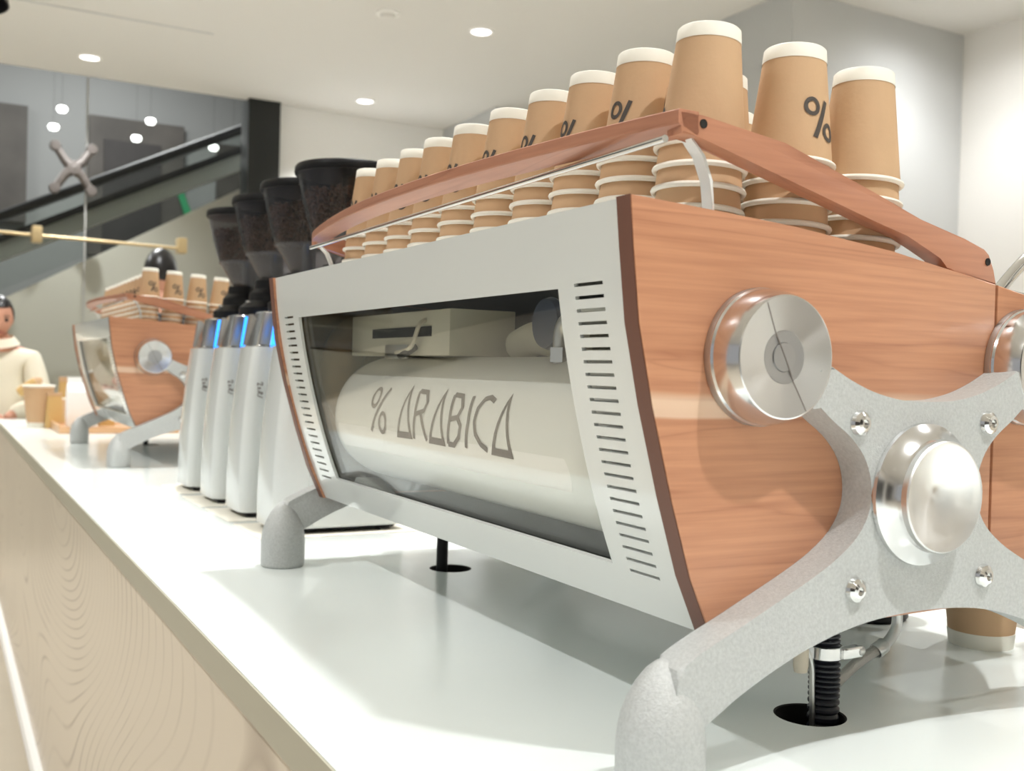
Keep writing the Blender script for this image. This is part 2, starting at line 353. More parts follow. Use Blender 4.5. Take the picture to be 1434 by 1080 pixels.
# stair cladding (sloping top), behind the glass
tag(prism('wall_stair', [(-3.2, ZF), (1.36, ZF), (1.36, 1.64), (-0.20, 0.74), (-3.2, -0.95)], 6.75, 6.85, 'stair_grey', smooth=None), label='plain grey cladding under the escalator', kind='structure')
# escalator: two handrails, skirt, glass balustrade
es = empty('escalator', (0, 7.2, 0), label='escalator with black handrails rising to the right behind glass', cat='escalator')
def sl(x, off): return 1.235 + 0.50 * (x + 0.353) + off
for k, (yy, off) in enumerate(((0, 0.0), (0.9, 0.08))):
    bm = bmesh.new(); a_tube(bm, [(x, yy, sl(x, off)) for x in (-3, -1, 0.3, 2.0)], 0.035, 10); fin('handrail', bm, 'esc_black', es, 40)
    prism('glass_balustrade', [(-3, sl(-3, off - 0.04)), (2, sl(2, off - 0.04)), (2, sl(2, off - 0.55)), (-3, sl(-3, off - 0.55))], yy - 0.006, yy + 0.006, 'glazing', es, smooth=None)
prism('truss', [(-3, sl(-3, -0.18)), (2, sl(2, -0.18)), (2, sl(2, -0.30)), (-3, sl(-3, -0.30))], 0.03, 0.22, 'esc_grey', es, smooth=None)
prism('skirt', [(-3, sl(-3, -0.13)), (2, sl(2, -0.13)), (2, sl(2, -0.18)), (-3, sl(-3, -0.18))], -0.02, 0.03, 'esc_black', es, smooth=None)

# shopping hall behind
hall = tag(box('wall_hall', -8, 6, 10.0, 10.1, ZF, 3.5, 'mall_grey'), kind='structure')
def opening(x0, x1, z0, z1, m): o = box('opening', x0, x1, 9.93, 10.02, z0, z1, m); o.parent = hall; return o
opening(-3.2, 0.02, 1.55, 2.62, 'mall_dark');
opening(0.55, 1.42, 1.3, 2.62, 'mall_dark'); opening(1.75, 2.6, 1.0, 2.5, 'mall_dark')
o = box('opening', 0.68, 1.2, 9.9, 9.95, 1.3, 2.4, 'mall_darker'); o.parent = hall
tag(box('wall_hall_roof', -8, 6, 6.7, 10.1, 3.5, 3.6, 'mall_grey'), kind='structure')
tag(box('wall_hall_side', 2.7, 2.8, 6.7, 10.1, ZF, 3.5, 'mall_grey'), kind='structure')
g = prism('green_banner', [(1.355, 1.966), (1.417, 1.966), (1.623, 1.482), (1.52, 1.482)], 9.885, 9.9, 'green', smooth=None)
tag(g, 'small slanting green banner behind the glazing', 'banner')
for i, (x, z, lab) in enumerate(((0.1744, 2.3145, 'left upper round stand-in for a lamp reflection, over the grey spider fitting'), (0.1136, 2.1627, 'left lower round stand-in for a lamp reflection, nearest above the grey spider fitting'),
        (0.8586, 2.3124, 'upper stand-in for a lamp reflection in the middle pair behind glazing'), (0.7477, 2.1545, 'lower stand-in for a lamp reflection in the middle pair behind glazing'),
        (1.3815, 2.158, 'round stand-in for a lamp reflection nearest above the green banner'), (1.5499, 2.3159, 'smallest dim round stand-in for a lamp reflection beside the black column'))):
    e = empty('reflection_disc', (x, 8.5, z), label=lab, cat='lamp')  # glowing discs added in place of downlight reflections on the glazing
    rr = 0.042 if i != 5 else 0.028
    lathe('diffuser', [(0, -rr * .7), (rr * .7, -rr * .55), (rr, 0), (rr * .8, rr * .5), (0, rr * .6)], 'lamp_reflection', e, 20)
    tube('stem', [(0, 0, rr * .5), (0, 0, 3.5 - z)], 0.0012, 'esc_black', e, 6)

for x in (-2.5, 0.5):  # unseen panel lamps added to brighten the hall
    e = empty('hall_fill_panel', (x, 8.3, 3.5), label='added hall fill light panel above the picture, %s' % ('left' if x < 0 else 'right'), cat='ceiling light')
    box('diffuser', -.6, .6, -.3, .3, -.03, 0, 'white_matte', e)
    ld = bpy.data.lights.new('hall_fill_lamp', 'AREA'); ld.size = 1.1; ld.energy = 130; lo = bpy.data.objects.new('hall_fill_lamp', ld); COL.objects.link(lo); lo.parent = e; lo.location = (0, 0, -.04)
# downlights in the bar ceiling
DL = [(x, y) for x in (-3.4, -1.65, 0.09, 1.829, 3.45) for y in (-4.3, -2.6, -0.9, 0.84, 2.58, 4.337, 6.05)]  # outermost two files added to light the boiler and right wall
ORDL = dict(zip((6.05, 4.337, 2.58, .84, -.9, -2.6, -4.3), ('first', 'second', 'third', 'fourth', 'fifth', 'sixth', 'seventh')))
LB = {(0.09, 6.05): 'round ceiling downlight at the left, above the hall glazing', (1.829, 6.05): 'round ceiling downlight close above the far white wall', (1.829, 4.337): 'round ceiling downlight nearest the cups, right of the smoke detector'}
dl0 = None
for x, y in DL:
    if dl0 is None:
        dl0 = empty('ceiling_downlight', (x, y, ZC)); d = dl0
        lathe('trim_ring', [(0.052, 0.001), (0.052, -0.004), (0.058, -0.007), (0.068, -0.004), (0.070, 0.001)], 'white_matte', d, 32)
        lathe('diffuser', [(0, -0.003), (0.052, -0.003), (0.052, 0.002)], 'lamp', d, 32)
    else:
        d = copy_tree(dl0); d.location = (x, y, ZC)
    tag(d, LB.get((x, y), 'ceiling downlight outside the picture, %s file, %s from the hall glazing' % ({-3.4: 'added outer customer side', -1.65: 'customer side', .09: 'over the bar', 1.829: 'barista side', 3.45: 'added beside the right wall'}[x], ORDL[y])), 'downlight', 'ceiling downlights')
    ld = bpy.data.lights.new('downlight_lamp', 'SPOT'); ld.spot_size = math.radians(112 if x < 3 else 165); ld.spot_blend = 0.75 if x < 3 else 1.0; ld.shadow_soft_size = 0.035; ld.energy = LAMP_W * (.36 if x > 3 else .35 if x < -3 else 1.3 if x < -1 else 2.2 if (x > 1 and y > 6) else 1.25); ld.color = (0.985, 0.995, 1.0)
    lo = bpy.data.objects.new('downlight_lamp', ld); COL.objects.link(lo); lo.parent = d; lo.location = (0, 0, -0.012)
sd = empty('smoke_detector', (1.294, 4.336, ZC), label='small white round smoke detector on the ceiling', cat='detector')
lathe('detector_base', [(0.06, 0), (0.06, -0.012), (0.045, -0.014), (0, -0.014)], 'white_matte', sd, 28)
lathe('sensor_head', [(0.04, -0.014), (0.038, -0.03), (0.02, -0.036), (0, -0.036)], 'ceiling', sd, 28)
# dark pendant at the picture's upper left edge
pd = empty('pendant_lamp', (-0.675, 3.05, 1.45), label='dark rounded pendant shade cut by the upper left edge', cat='lamp')
lathe('lamp_shade', [(0.02, 0.12), (0.10, 0.10), (0.16, 0.04), (0.18, -0.05), (0.175, -0.05), (0.155, 0.04), (0.02, 0.11)], 'black', pd, 32)
tube('cord', [(0, 0, 0.11), (0, 0, ZC - 1.45)], 0.004, 'black', pd, 8)

# ---- the long bar counter
CX0, CX1, CY0, CY1 = -0.422, 0.46, -1.6, 4.98
cnt = empty('bar_counter', (0, 0, 0), label='long white bar counter with a carved beige front', cat='counter')
HOLES = [(-0.0106, 0.0514, 0.031), (-0.0136, 0.7665, 0.031), (-0.0106, 2.50, 0.031), (-0.0136, 3.22, 0.031)]
bm = bmesh.new()
def ring_plate(bm, x0, x1, y0, y1, holes, z0, z1):
    # worktop with true round holes
    vs, es = [], []
    loop = [bm.verts.new((x, y, z1)) for x, y in ((x0, y0), (x1, y0), (x1, y1), (x0, y1))]
    edges = [bm.edges.new((loop[i], loop[(i + 1) % 4])) for i in range(4)]
    for hx, hy, hr in holes:
        c = [bm.verts.new((hx + hr * math.cos(2 * PI * k / 40), hy + hr * math.sin(2 * PI * k / 40), z1)) for k in range(40)]
        edges += [bm.edges.new((c[i], c[(i + 1) % 40])) for i in range(40)]
    bmesh.ops.triangle_fill(bm, edges=edges, use_beauty=True)
    ext = bmesh.ops.extrude_face_region(bm, geom=bm.faces[:])
    bmesh.ops.translate(bm, verts=[v for v in ext['geom'] if isinstance(v, bmesh.types.BMVert)], vec=(0, 0, z0 - z1))
ring_plate(bm, CX0, CX1, CY0, CY1, HOLES, -0.034, 0.0)
fin('worktop', bm, 'counter', cnt)
box('edge_shade_strip', CX0 - 0.002, CX0 + 0.012, CY0, CY1, -0.0345, -0.0012, 'counter_edge_shade', cnt)  # strip in a shade tone over the white worktop's front face
box('front_panel', CX0 + 0.006, CX0 + 0.03, CY0, CY1, ZF + 0.06, -0.034, 'panel', cnt)
box('end_panel', CX0 + 0.03, CX1, CY1 - 0.03, CY1 - 0.005, ZF, -0.034, 'panel', cnt)
box('toe_strip', CX0 - 0.014, CX0 + 0.006, CY0, CY1, -0.845, -0.80, 'white_matte', cnt)
box('plinth', CX0 - 0.004, CX0 + 0.03, CY0, CY1, ZF, -0.845, 'panel', cnt)
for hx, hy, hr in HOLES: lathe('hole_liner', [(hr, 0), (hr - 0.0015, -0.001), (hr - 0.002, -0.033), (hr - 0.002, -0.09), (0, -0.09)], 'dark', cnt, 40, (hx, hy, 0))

# ================================================================ ESPRESSO MACHINE
PR = [(-.2608, .4165), (-.2565, .38), (-.2498, .3275), (-.2368, .2685), (-.2178, .203), (-.1988, .145), (-.1785, .101)]
PZ = np.array([p[1] for p in PR]); PXX = np.array([p[0] for p in PR]); CF = np.polyfit(PZ, PXX, 4)
def px(z): return float(np.polyval(CF, z))
def front_panel(parent):
    zs = [0.4165, 0.40, 0.385, 0.372]
    slots = np.linspace(0.3592, 0.1365, 24)
    cuts = set(zs)
    for s in slots: cuts.add(round(s + 0.0013, 5)); cuts.add(round(s - 0.0013, 5))
    for z in (0.3585, 0.3560, 0.1375, 0.128, 0.118, 0.109, 0.101): cuts.add(z)
    cuts = sorted(cuts, reverse=True)
    cl = []
    for z in cuts:
        if not cl or cl[-1] - z > 0.0004: cl.append(z)
    ys = sorted([0, 0.029, 0.068, 0.0915, 0.30, L / 2, L - 0.30, L - 0.0915, L - 0.068, L - 0.029, L])
    bm = bmesh.new()
    V = [[bm.verts.new((px(z), y, z)) for y in ys] for z in cl]
    for i in range(len(cl) - 1):
        zm = (cl[i] + cl[i + 1]) / 2
        for j in range(len(ys) - 1):
            ym = (ys[j] + ys[j + 1]) / 2
            if 0.0915 < ym < L - 0.0915 and 0.1375 < zm < 0.3575: continue
            if (0.029 < ym < 0.068 or L - 0.068 < ym < L - 0.029) and any(abs(zm - s) < 0.0011 for s in slots): continue
            bm.faces.new((V[i][j], V[i][j + 1], V[i + 1][j + 1], V[i + 1][j]))
    for v in [v for v in bm.verts if not v.link_faces]: bm.verts.remove(v)
    for f in bm.faces:
        f.normal_update()
        if f.normal.x > 0: f.normal_flip()
    bmesh.ops.solidify(bm, geom=bm.faces[:], thickness=0.004)
    return fin('front_panel', bm, 'white_gloss', parent, 40)
def sheet(parent, name, y0, y1, z0, z1, off, t, mat, n=14):
    bm = bmesh.new(); zs = np.linspace(z1, z0, n)
    poly = [(px(z) + off, float(z)) for z in zs] + [(px(z) + off + t, float(z)) for z in zs[::-1]]
    a_prism(bm, poly, y0, y1); return fin(name, bm, mat, parent, 40)
TRAY0 = 0.3885
CXC = 0.008   # x of the casting's centre line
def cast_poly():
    h = [(0, .2765), (-.03, .2775), (-.06, .283), (-.085, .2915), (-.105, .303)]
    h[-1] = (-.1035, .3000)
    for k in range(6):
        t = math.radians(-4 - k * 9.5); h.append((-.155 + .0415 * math.cos(t), .3075 + .0415 * math.sin(t)))
    h += [(-.122, .2745), (-.105, .262), (-.085, .249), (-.071, .235), (-.0635, .22), (-.0612, .205), (-.064, .19), (-.075, .1735), (-.095, .1585), (-.12, .1455), (-.155, .130), (-.185, .117), (-.215, .1045), (-.236, .094),
          (-.243, .085), (-.243, .045), (-.225, .047), (-.205, .057), (-.19, .0655), (-.163, .078), (-.135, .089), (-.1146, .0955), (-.09, .102), (-.062, .107), (-.03, .1098)]
    full = [(CXC + a, b) for a, b in h] + [(CXC, .1105)] + [(CXC - a, b) for a, b in h[:0:-1]]
    sp = spline([(a, b, 0) for a, b in full + [full[0]]], 3)[:-1]
    return [(v.x, v.y) for v in sp]
CP = cast_poly()
def turned_knob(name, parent, x, z, y, s, R1, prof, mat, centre=True):
    # s = -1: faces -Y (near end); built about the local Z axis, then turned
    bm = bmesh.new(); a_lathe(bm, prof, 72)
    o = fin(name, bm, mat, parent, 14); o.location = (x, y, z); o.rotation_euler = (PI / 2 if s < 0 else -PI / 2, 0, 0)
    return o
KF = [(0.0441, 0.0302), (0.0195, 0.0275), (0.0190, 0.0268), (0.0108, 0.0262), (0.0104, 0.0272), (0.0, 0.0272)]
KN = [(0.0455, 0.0), (0.0508, 0.0), (0.0512, 0.003), (0.0512, 0.0065), (0.0500, 0.0085), (0.0500, 0.010), (0.0498, 0.014), (0.0488, 0.020), (0.0468, 0.0265), (0.0452, 0.0298), (0.0440, 0.0302)]
LN = [(0.050, 0.0), (0.0562, 0.0), (0.0566, 0.002), (0.0560, 0.0045), (0.0530, 0.0065), (0.0480, 0.0105), (0.0445, 0.0150), (0.0435, 0.0175)]
LF = [(0.0, 0.010), (0.010, 0.0112), (0.022, 0.0150), (0.034, 0.0200), (0.0405, 0.0232), (0.0425, 0.0236), (0.0435, 0.0225), (0.0435, 0.0170)]
def rail_side(x0s):
    return None
def make_machine(root):
    # ---- body shell
    front_panel(root)
    sheet(root, 'window_pane', 0.088, L - 0.088, 0.134, 0.362, 0.0055, 0.0035, 'pane')
    prism('top_plate', [(-.2600, .4160), (-.2595, .4125), (.262, .352), (.262, .3555)], 0.001, L - 0.001, 'white_gloss', root, 0)
    ct_ = box('cup_tray', -.205, .235, 0.004, L - 0.004, 0, .003, 'steel_soft', root); ct_.rotation_euler = (0, 0.075, 0); ct_.location = (0, 0, TRAY0)
    prism('bottom_plate', [(px(.1025) + .003, .101), (.20, .101), (.20, .104), (px(.1025) + .004, .104)], 0.001, L - 0.001, 'white_gloss', root, 0)
    prism('back_panel', [(.255, .352), (.262, .352), (.262, .24), (.20, .101), (.194, .101), (.255, .245)], 0.001, L - 0.001, 'white_gloss', root, 0)
    # lining seen through the window
    box('lining', .055, .058, 0.01, L - 0.01, .105, .372, 'navy', root)
    for s in (0, 1):
        y0, y1 = (0.0, 0.004) if s == 0 else (L - 0.004, L)
        prism('inner_wall', [(px(.409) + .006, .409), (.25, .350), (.25, .25), (.19, .106), (px(.11) + .006, .106), (px(.2) + .006, .2), (px(.3) + .006, .3)], y0, y1, 'navy' if s == 0 else 'brown', root, 0)  # far wall coloured brown for a reflection in the pane
    # boiler
    bx, bz, br = -.135, .228, .080
    e = empty('boiler', (0, 0, 0)); e.parent = root
    bm = bmesh.new(); a_lathe(bm, [(0, 0.095), (.03, .096), (.055, .102), (.072, .115), (br, .14), (br, .70), (.077, .722), (.068, .744), (.05, .762), (.025, .772), (0, .775)], 96, (bx, 0, bz), 'Y')
    bo = fin('tank', bm, 'boiler', e, 50)
    bm = bmesh.new(); fn = lambda y, s: (bx - (br + .0006) * math.cos(s / br), y, bz + (br + .0006) * math.sin(s / br))
    T = [[(0.4857, 0.0433), (0.4992, -0.012), (0.4623, -0.0115), (0.4857, 0.0433), 'c'], [(0.4539, -0.0132), (0.4537, 0.0145), (0.4600, 0.0414)],
         [(0.4600, 0.0414), (0.4393, 0.0405), (0.4290, 0.0290), (0.4320, 0.0190), (0.4530, 0.014)], [(0.4387, 0.0156), (0.4195, -0.013)],
         [(0.394, 0.0408), (0.4111, -0.0127), (0.3769, -0.0131), (0.394, 0.0408), 'c'],
         [(0.3662, -0.0126), (0.3642, 0.0127), (0.3698, 0.0399)], [(0.3698, 0.0399), (0.3504, 0.0389), (0.3415, 0.0270), (0.347, 0.0158), (0.3624, 0.0134)],
         [(0.3467, 0.0152), (0.338, 0.0080), (0.3402, -0.0038), (0.3524, -0.0128), (0.3662, -0.0126)], [(0.3262, 0.0398), (0.3217, 0.0121), (0.3247, -0.0136)],
         [(0.2783, 0.0362), (0.2900, 0.0398), (0.2999, 0.0376), (0.3076, 0.0273), (0.3085, 0.0138), (0.3035, 0.0016), (0.2917, -0.0076), (0.2786, -0.0123)],
         [(0.251, 0.0401), (0.2675, -0.0134), (0.2316, -0.014), (0.251, 0.0401), 'c'], [(0.5456, 0.0422), (0.5821, -0.0124)]]
    GR = {'A': [T[0]], 'R': T[1:4], 'A2': [T[4]], 'B': T[5:8], 'I': [T[8]], 'C': [T[9]], 'A3': [T[10]], '%': [T[11]]}
    bm.free(); lt = empty('lettering'); lt.parent = bo; lt['label'] = '% ARABICA in grey thin letters'
    for ch, strokes in GR.items():
        bm = bmesh.new()
        for st in strokes:
            cl = st[-1] == 'c'; pts = st[:-2] if cl else st
            ribbon(bm, pts, 0.0056, fn, 0, cl, 6)
            if cl: ribbon(bm, [(pts[1][0] + .001, pts[1][1] + .0018), (pts[2][0] - .001, pts[2][1] + .0018)], 0.0056, fn, 0, False, 6)
        if ch == '%':
            for cx_, cy_, a, b in ((0.5790, 0.0292, 0.0105, 0.0115), (0.5470, -0.0006, 0.0098, 0.0112)):
                ribbon(bm, [(cx_ + a * math.cos(2 * PI * k / 20), cy_ + b * math.sin(2 * PI * k / 20)) for k in range(20)], 0.0050, fn, 0, True, 1)
        fin('letter' if ch != '%' else 'percent_sign', bm, 'ink_grey', bo)
    bpy.data.objects.remove(lt)
    # electrics box above the boiler
    cb = box('control_box', -.175, -.09, .452, .765, .3085, .362, 'box_in', root, bev=.002)
    bm = bmesh.new(); a_box(bm, -.1762, -.1748, .50, .685, .331, .343); fin('slot', bm, 'dark', cb)
    bk = box('bracket', -.1785, -.1750, .565, .635, .3045, .322, 'steel_soft', root, bev=.001)
    tube('wire', spline([(-.177, .60, .312), (-.185, .565, .313), (-.187, .53, .320), (-.184, .515, .345), (-.17, .52, .352)], 6), .0028, 'ivory', root, 8)
    tube('wire', spline([(-.178, .585, .309), (-.186, .55, .311), (-.180, .535, .319)], 6), .0045, 'black', root, 8)
    # pipe elbow at the near end
    bm = bmesh.new()
    a_tube(bm, spline([(-.16, .235, .300), (-.16, .235, .330), (-.158, .225, .342), (-.145, .20, .346), (-.10, .14, .346)], 6), .0085, 16); fin('pipe', bm, 'steel_soft', root, 40)
    lathe('nut', [(.013, 0), (.013, .014), (.009, .015)], 'steel', root, 6, (-.16, .235, .302), 'Z', 20)
    lathe('gauge', [(.014, .004), (.016, 0), (.024, .002), (.026, .008), (.024, .014), (0, .014)], 'navy', root, 28, (-.150, .262, .340), '-X')
    tube('padded_pipe', spline([(-.095, .43, .322), (-.10, .38, .330), (-.10, .33, .326), (-.095, .26, .328)], 6), .019, 'box_in', root, 16)
    bm = bmesh.new(); a_prism(bm, [(.745, .1045), (.742, .132), (.728, .143), (.700, .142), (.660, .130), (.615, .112), (.607, .1045)], -.178, -.150, .001, 'yz'); fin('boiler_foot', bm, 'cast', root, 30)
    # brown bundle at the far end standing for the pane's reflection, lining bracket
    bm = bmesh.new(); a_tube(bm, spline([(-.10, .80, .36), (-.16, .81, .33), (-.175, .80, .27), (-.14, .79, .20)], 6), [.030] * 19, 14); fin('pane_reflection', bm, 'brown', root, 60)
    # ---- ends: wood panel, casting, knobs, feet
    WP = [(-.2640, .4168), (-.2605, .3830), (-.2540, .3290), (-.2405, .2700), (-.2215, .2035), (-.2025, .1455), (-.1815, .1000), (.004, .0990), (.1270, .1000), (.1270, .3790), (-.004, .3975), (-.114, .4080), (-.19, .4125)]
    WR = [(.1300, .1000), (.195, .1015), (.222, .16), (.246, .23), (.258, .29), (.262, .352), (.200, .3665), (.1300, .3785)]
    for s in (-1, 1):
        yb = 0.0 if s < 0 else L
        ya, yc = (yb - .0175, yb) if s < 0 else (yb, yb + .0175)
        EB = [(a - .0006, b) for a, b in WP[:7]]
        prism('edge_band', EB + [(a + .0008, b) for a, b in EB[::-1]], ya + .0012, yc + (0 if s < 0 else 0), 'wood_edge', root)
        wo = prism('wood_side_panel', WP, ya + .0002, yc, 'wood', root, .0012)
        prism('wood_rear_panel', WR, ya + .0002, yc, 'wood', root, .0012)
        y1 = yb + s * .0175; y2 = yb + s * .047
        ct = prism('end_casting', CP, min(y1, y2), max(y1, y2), 'cast', root, .0045, seg=3)
        for kx in (-.153, .157):
            k = turned_knob('knob', root, CXC + kx, .3075, yb + s * .0176, s, 0, KN, 'side_steel')
            lathe('knob_face', KF, 'turned', k, 72, smooth=14)
            tag(k, 'turned steel knob with flat ringed face')
            lathe('knob_centre', [(0.0106, 0.0), (0.0104, 0.0012), (0.0, 0.0014)], 'ring', k, 40, (0, 0, .0268))
            lathe('knob_inset', [(.0108, .0270), (.0192, .0276), (.0192, .0268)], 'ring', k, 60)
            bm = bmesh.new(); a_prism(bm, [(-.0435, .0298), (-.0435, .0304), (-.0195, .0278), (-.0100, .0285), (.0100, .0285), (.0195, .0278), (.0435, .0304), (.0435, .0298), (.0195, .0270), (-.0195, .0270)], -.0004, .0004)
            gv = fin('groove', bm, 'ink_grey', k); gv.rotation_euler = (0, 0, 2.05)
            lathe('knob_ring', [(0.0498, 0.0), (0.0515, 0.0002), (0.0517, 0.004), (0.0505, 0.0075)], 'ring', k, 72)
        cb_ = turned_knob('centre_boss', root, CXC - .005, .2035, y2 - s * .0006, s, 0, LN, 'side_steel')
        tag(cb_, 'polished steel boss, narrower at the front')
        lathe('dished_face', LF, 'turned_fine', cb_, 72)
        for bx_ in (-.0745, .0745):
            for bz_ in (.2595, .1330):
                b = turned_knob('bolt', ct, CXC - .002 + bx_, bz_, y2 - s * .0005, s, 0, [(.0, .0), (.0100, 0), (.0100, .0012), (.0088, .0042), (.0060, .0062), (.0034, .0068), (.0032, .0045), (0, .0045)], 'steel')
        for fx in (-.241, .241):
            lathe('foot', [(0, 0), (.029, 0), (.0308, .002), (.0315, .006), (.0315, .036), (.0306, .046), (.0285, .056), (.0248, .066), (.0190, .077), (.0120, .0865), (.0050, .0925), (0, .0945)], 'cast', root, 48, (CXC + fx, yb + s * .0265, 0), 'Z', 60)
    # ---- cup rail: two side arms, bowed front rail, chrome rod, straps
    ARM = [(-.2190, .4835), (-.1965, .4815), (-.1161, .4720), (-.0179, .4445), (.0381, .4280), (.0947, .4164), (.1210, .4100), (.1275, .4055), (.1345, .3925), (.1385, .3795), (.1375, .3788), (.0870, .3860),
           (.0765, .3880), (.0735, .3915), (.0640, .3972), (.0480, .4035), (.0213, .4132), (-.0169, .4215), (-.115, .4451), (-.196, .4665), (-.2155, .4664)]
    for s in (-1, 1):
        yb = -.0095 if s < 0 else L - .0080
        a = prism('rail_arm', ARM if s < 0 else [(max(p[0], -.2060), p[1]) for p in ARM], yb, yb + .0175, 'wood_rail_x', root, .0018)
        ys_ = yb - .0004 if s < 0 else yb + .0175 + .0004
        for hx, hz in ((-.1963, .4755), (.125, .399)):
            lathe('screw_hole', [(0, 0), (.0030, 0), (.0033, .0004), (.0033, -.002)], 'dark', a, 20, (hx, ys_, hz), '-Y' if s < 0 else 'Y')
    fr = spline([(-.2190, -.0095, 0), (-.2286, .043, 0), (-.2390, .11, 0), (-.2485, .19, 0), (-.2570, .29, 0), (-.2600, .41, 0), (-.2560, .54, 0), (-.2440, .66, 0), (-.2290, .76, 0), (-.2170, .82, 0), (-.2060, L + .0075, 0)], 6)
    bm = bmesh.new(); rings = []
    sec = [(0, .4740), (.0008, .4728), (.0172, .4664), (.0185, .4668), (.0185, .4830), (.0178, .4836), (.0010, .4836), (0, .4828)]
    for i, p in enumerate(fr):
        rings.append([bm.verts.new((p.x + a, p.y, b)) for a, b in sec])
    for a, b in zip(rings, rings[1:]):
        for k in range(len(sec)): bm.faces.new((a[k], a[(k + 1) % len(sec)], b[(k + 1) % len(sec)], b[k]))
    bm.faces.new(rings[0]); bm.faces.new(rings[-1]); fin('front_rail', bm, 'wood_rail', root, 25)
    tube('chrome_rod', [(-.2260, -.004, .4620), (-.2150, L - .018, .4615)], .0028, 'steel', root, 16)
    for s in (0, 1):
        ya, yc = (.0005, .0120) if s == 0 else (L - .0120, L - .0005)
        poly = [(-.2010, .4680), (-.1970, .4670), (-.1855, .4560), (-.1775, .4380), (-.1750, .4150), (-.1775, .4150), (-.1800, .4380), (-.1880, .4555)]
        prism('strap', poly, ya, yc, 'white_gloss', root, .0004)
    # ---- barista side: groups, steam wands, drip tray
    box('drip_tray', .15, .33, .06, L - .06, .085, .1, 'steel_soft', root, bev=.004)
    for y in (.2, L / 2, L - .2):
        gr = empty('group_head', (.27, y, .225)); gr.parent = root
        lathe('group_collar', [(0, 0), (.036, 0), (.038, .012), (.038, .05), (.03, .06), (0, .06)], 'steel', gr, 32)
        box('group_neck', -.06, .0, -.022, .022, .015, .055, 'steel', gr, bev=.006)
    for y, yy in ((.03, .02), (L - .03, L - .02)):
        tube('steam_wand', spline([(.17, y, .35), (.195, y - .005, .385), (.225, y - .02, .420), (.27, y - .03, .432), (.31, y - .03, .40), (.33, y - .03, .30)], 6), .0058, 'steel', root, 14)
    return root
M1 = empty('espresso_machine', (0, 0, 0), label='large white espresso machine with wooden sides, nearest the camera', cat='espresso machine', group='espresso machines on the bar')
make_machine(M1)
# hoses only where seen
h = empty('drain_hose', (0, 0, 0)); h.parent = M1
bm = bmesh.new()
pts = spline([(0.006, .052, -.08), (0.006, .052, .0), (0.007, .053, .04), (0.008, .055, .075)], 24); rr = [.0125 + (.0012 if i % 3 else -.0008) for i in range(len(pts))]
a_tube(bm, pts, rr, 20); fin('ribbed_hose', bm, 'rubber_hose', h, 30)
lathe('outlet_pipe', [(.011, 0), (.011, .03), (.016, .031), (.016, .04)], 'black', h, 24, (.008, .055, .074))
cl = lathe('hose_clamp', [(.0150, 0), (.0158, .0005), (.0158, .0105), (.0150, .011)], 'steel', h, 32, (0, 0, 0), 'Z', 35, (.007, .054, .048))
box('clamp_screw', .006, .030, -.017, -.008, .0005, .0105, 'steel', cl, bev=.0015)
lathe('screw_head', [(0, .033), (.0045, .033), (.0055, .030), (.0055, .026), (0, .026)], 'steel_soft', cl, 16, (0, -.0125, .0055), 'X')
q = empty('water_hose', (0, 0, 0)); q.parent = M1
tube('braided_hose', spline([(.012, .070, -.06), (.018, .070, 0), (.041, .070, .0172), (.0706, .070, .0334), (.099, .070, .0430)], 6), .0052, 'braid', q, 14)
tube('elbow', spline([(.098, .070, .0425), (.110, .070, .050), (.1170, .070, .060), (.118, .070, .072), (.114, .070, .088), (.110, .070, .101)], 6), .0050, 'steel_soft', q, 14)
lathe('ferrule', [(.0066, 0), (.0072, .001), (.0072, .012), (.0066, .013)], 'steel_soft', q, 20, (0, 0, 0), 'Z', 35, (.090, .070, .0395)).rotation_euler = (0, 1.15, 0)
v = empty('bleed_valve', (0, 0, 0)); v.parent = M1
lathe('valve_knob', [(0, 0), (.0055, .001), (.0066, .006), (.0066, .020), (.005, .024), (0, .024)], 'ivory', v, 20, (-.0245, .050, .0385))
lathe('valve_body', [(.004, 0), (.009, .003), (.009, .010), (.006, .014), (.006, .04)], 'ivory', v, 16, (-.018, .056, .060))
tube('valve_wire', spline([(-.020, .050, .060), (-.012, .050, .045), (-.009, .051, .02), (-.006, .051, -.05)], 6), .0026, 'steel_soft', v, 8)
d = tube('power_lead', spline([(-.028, .770, -.05), (-.026, .770, 0), (-.024, .772, .05), (-.018, .775, .103)], 6), .0085, 'black', M1, 14)

M2 = copy_tree(M1); M2.location = (-0.001, 2.455, 0)
tag(M2, 'second white and wood espresso machine, further down the bar behind the grinders', 'espresso machine', 'espresso machines on the bar')

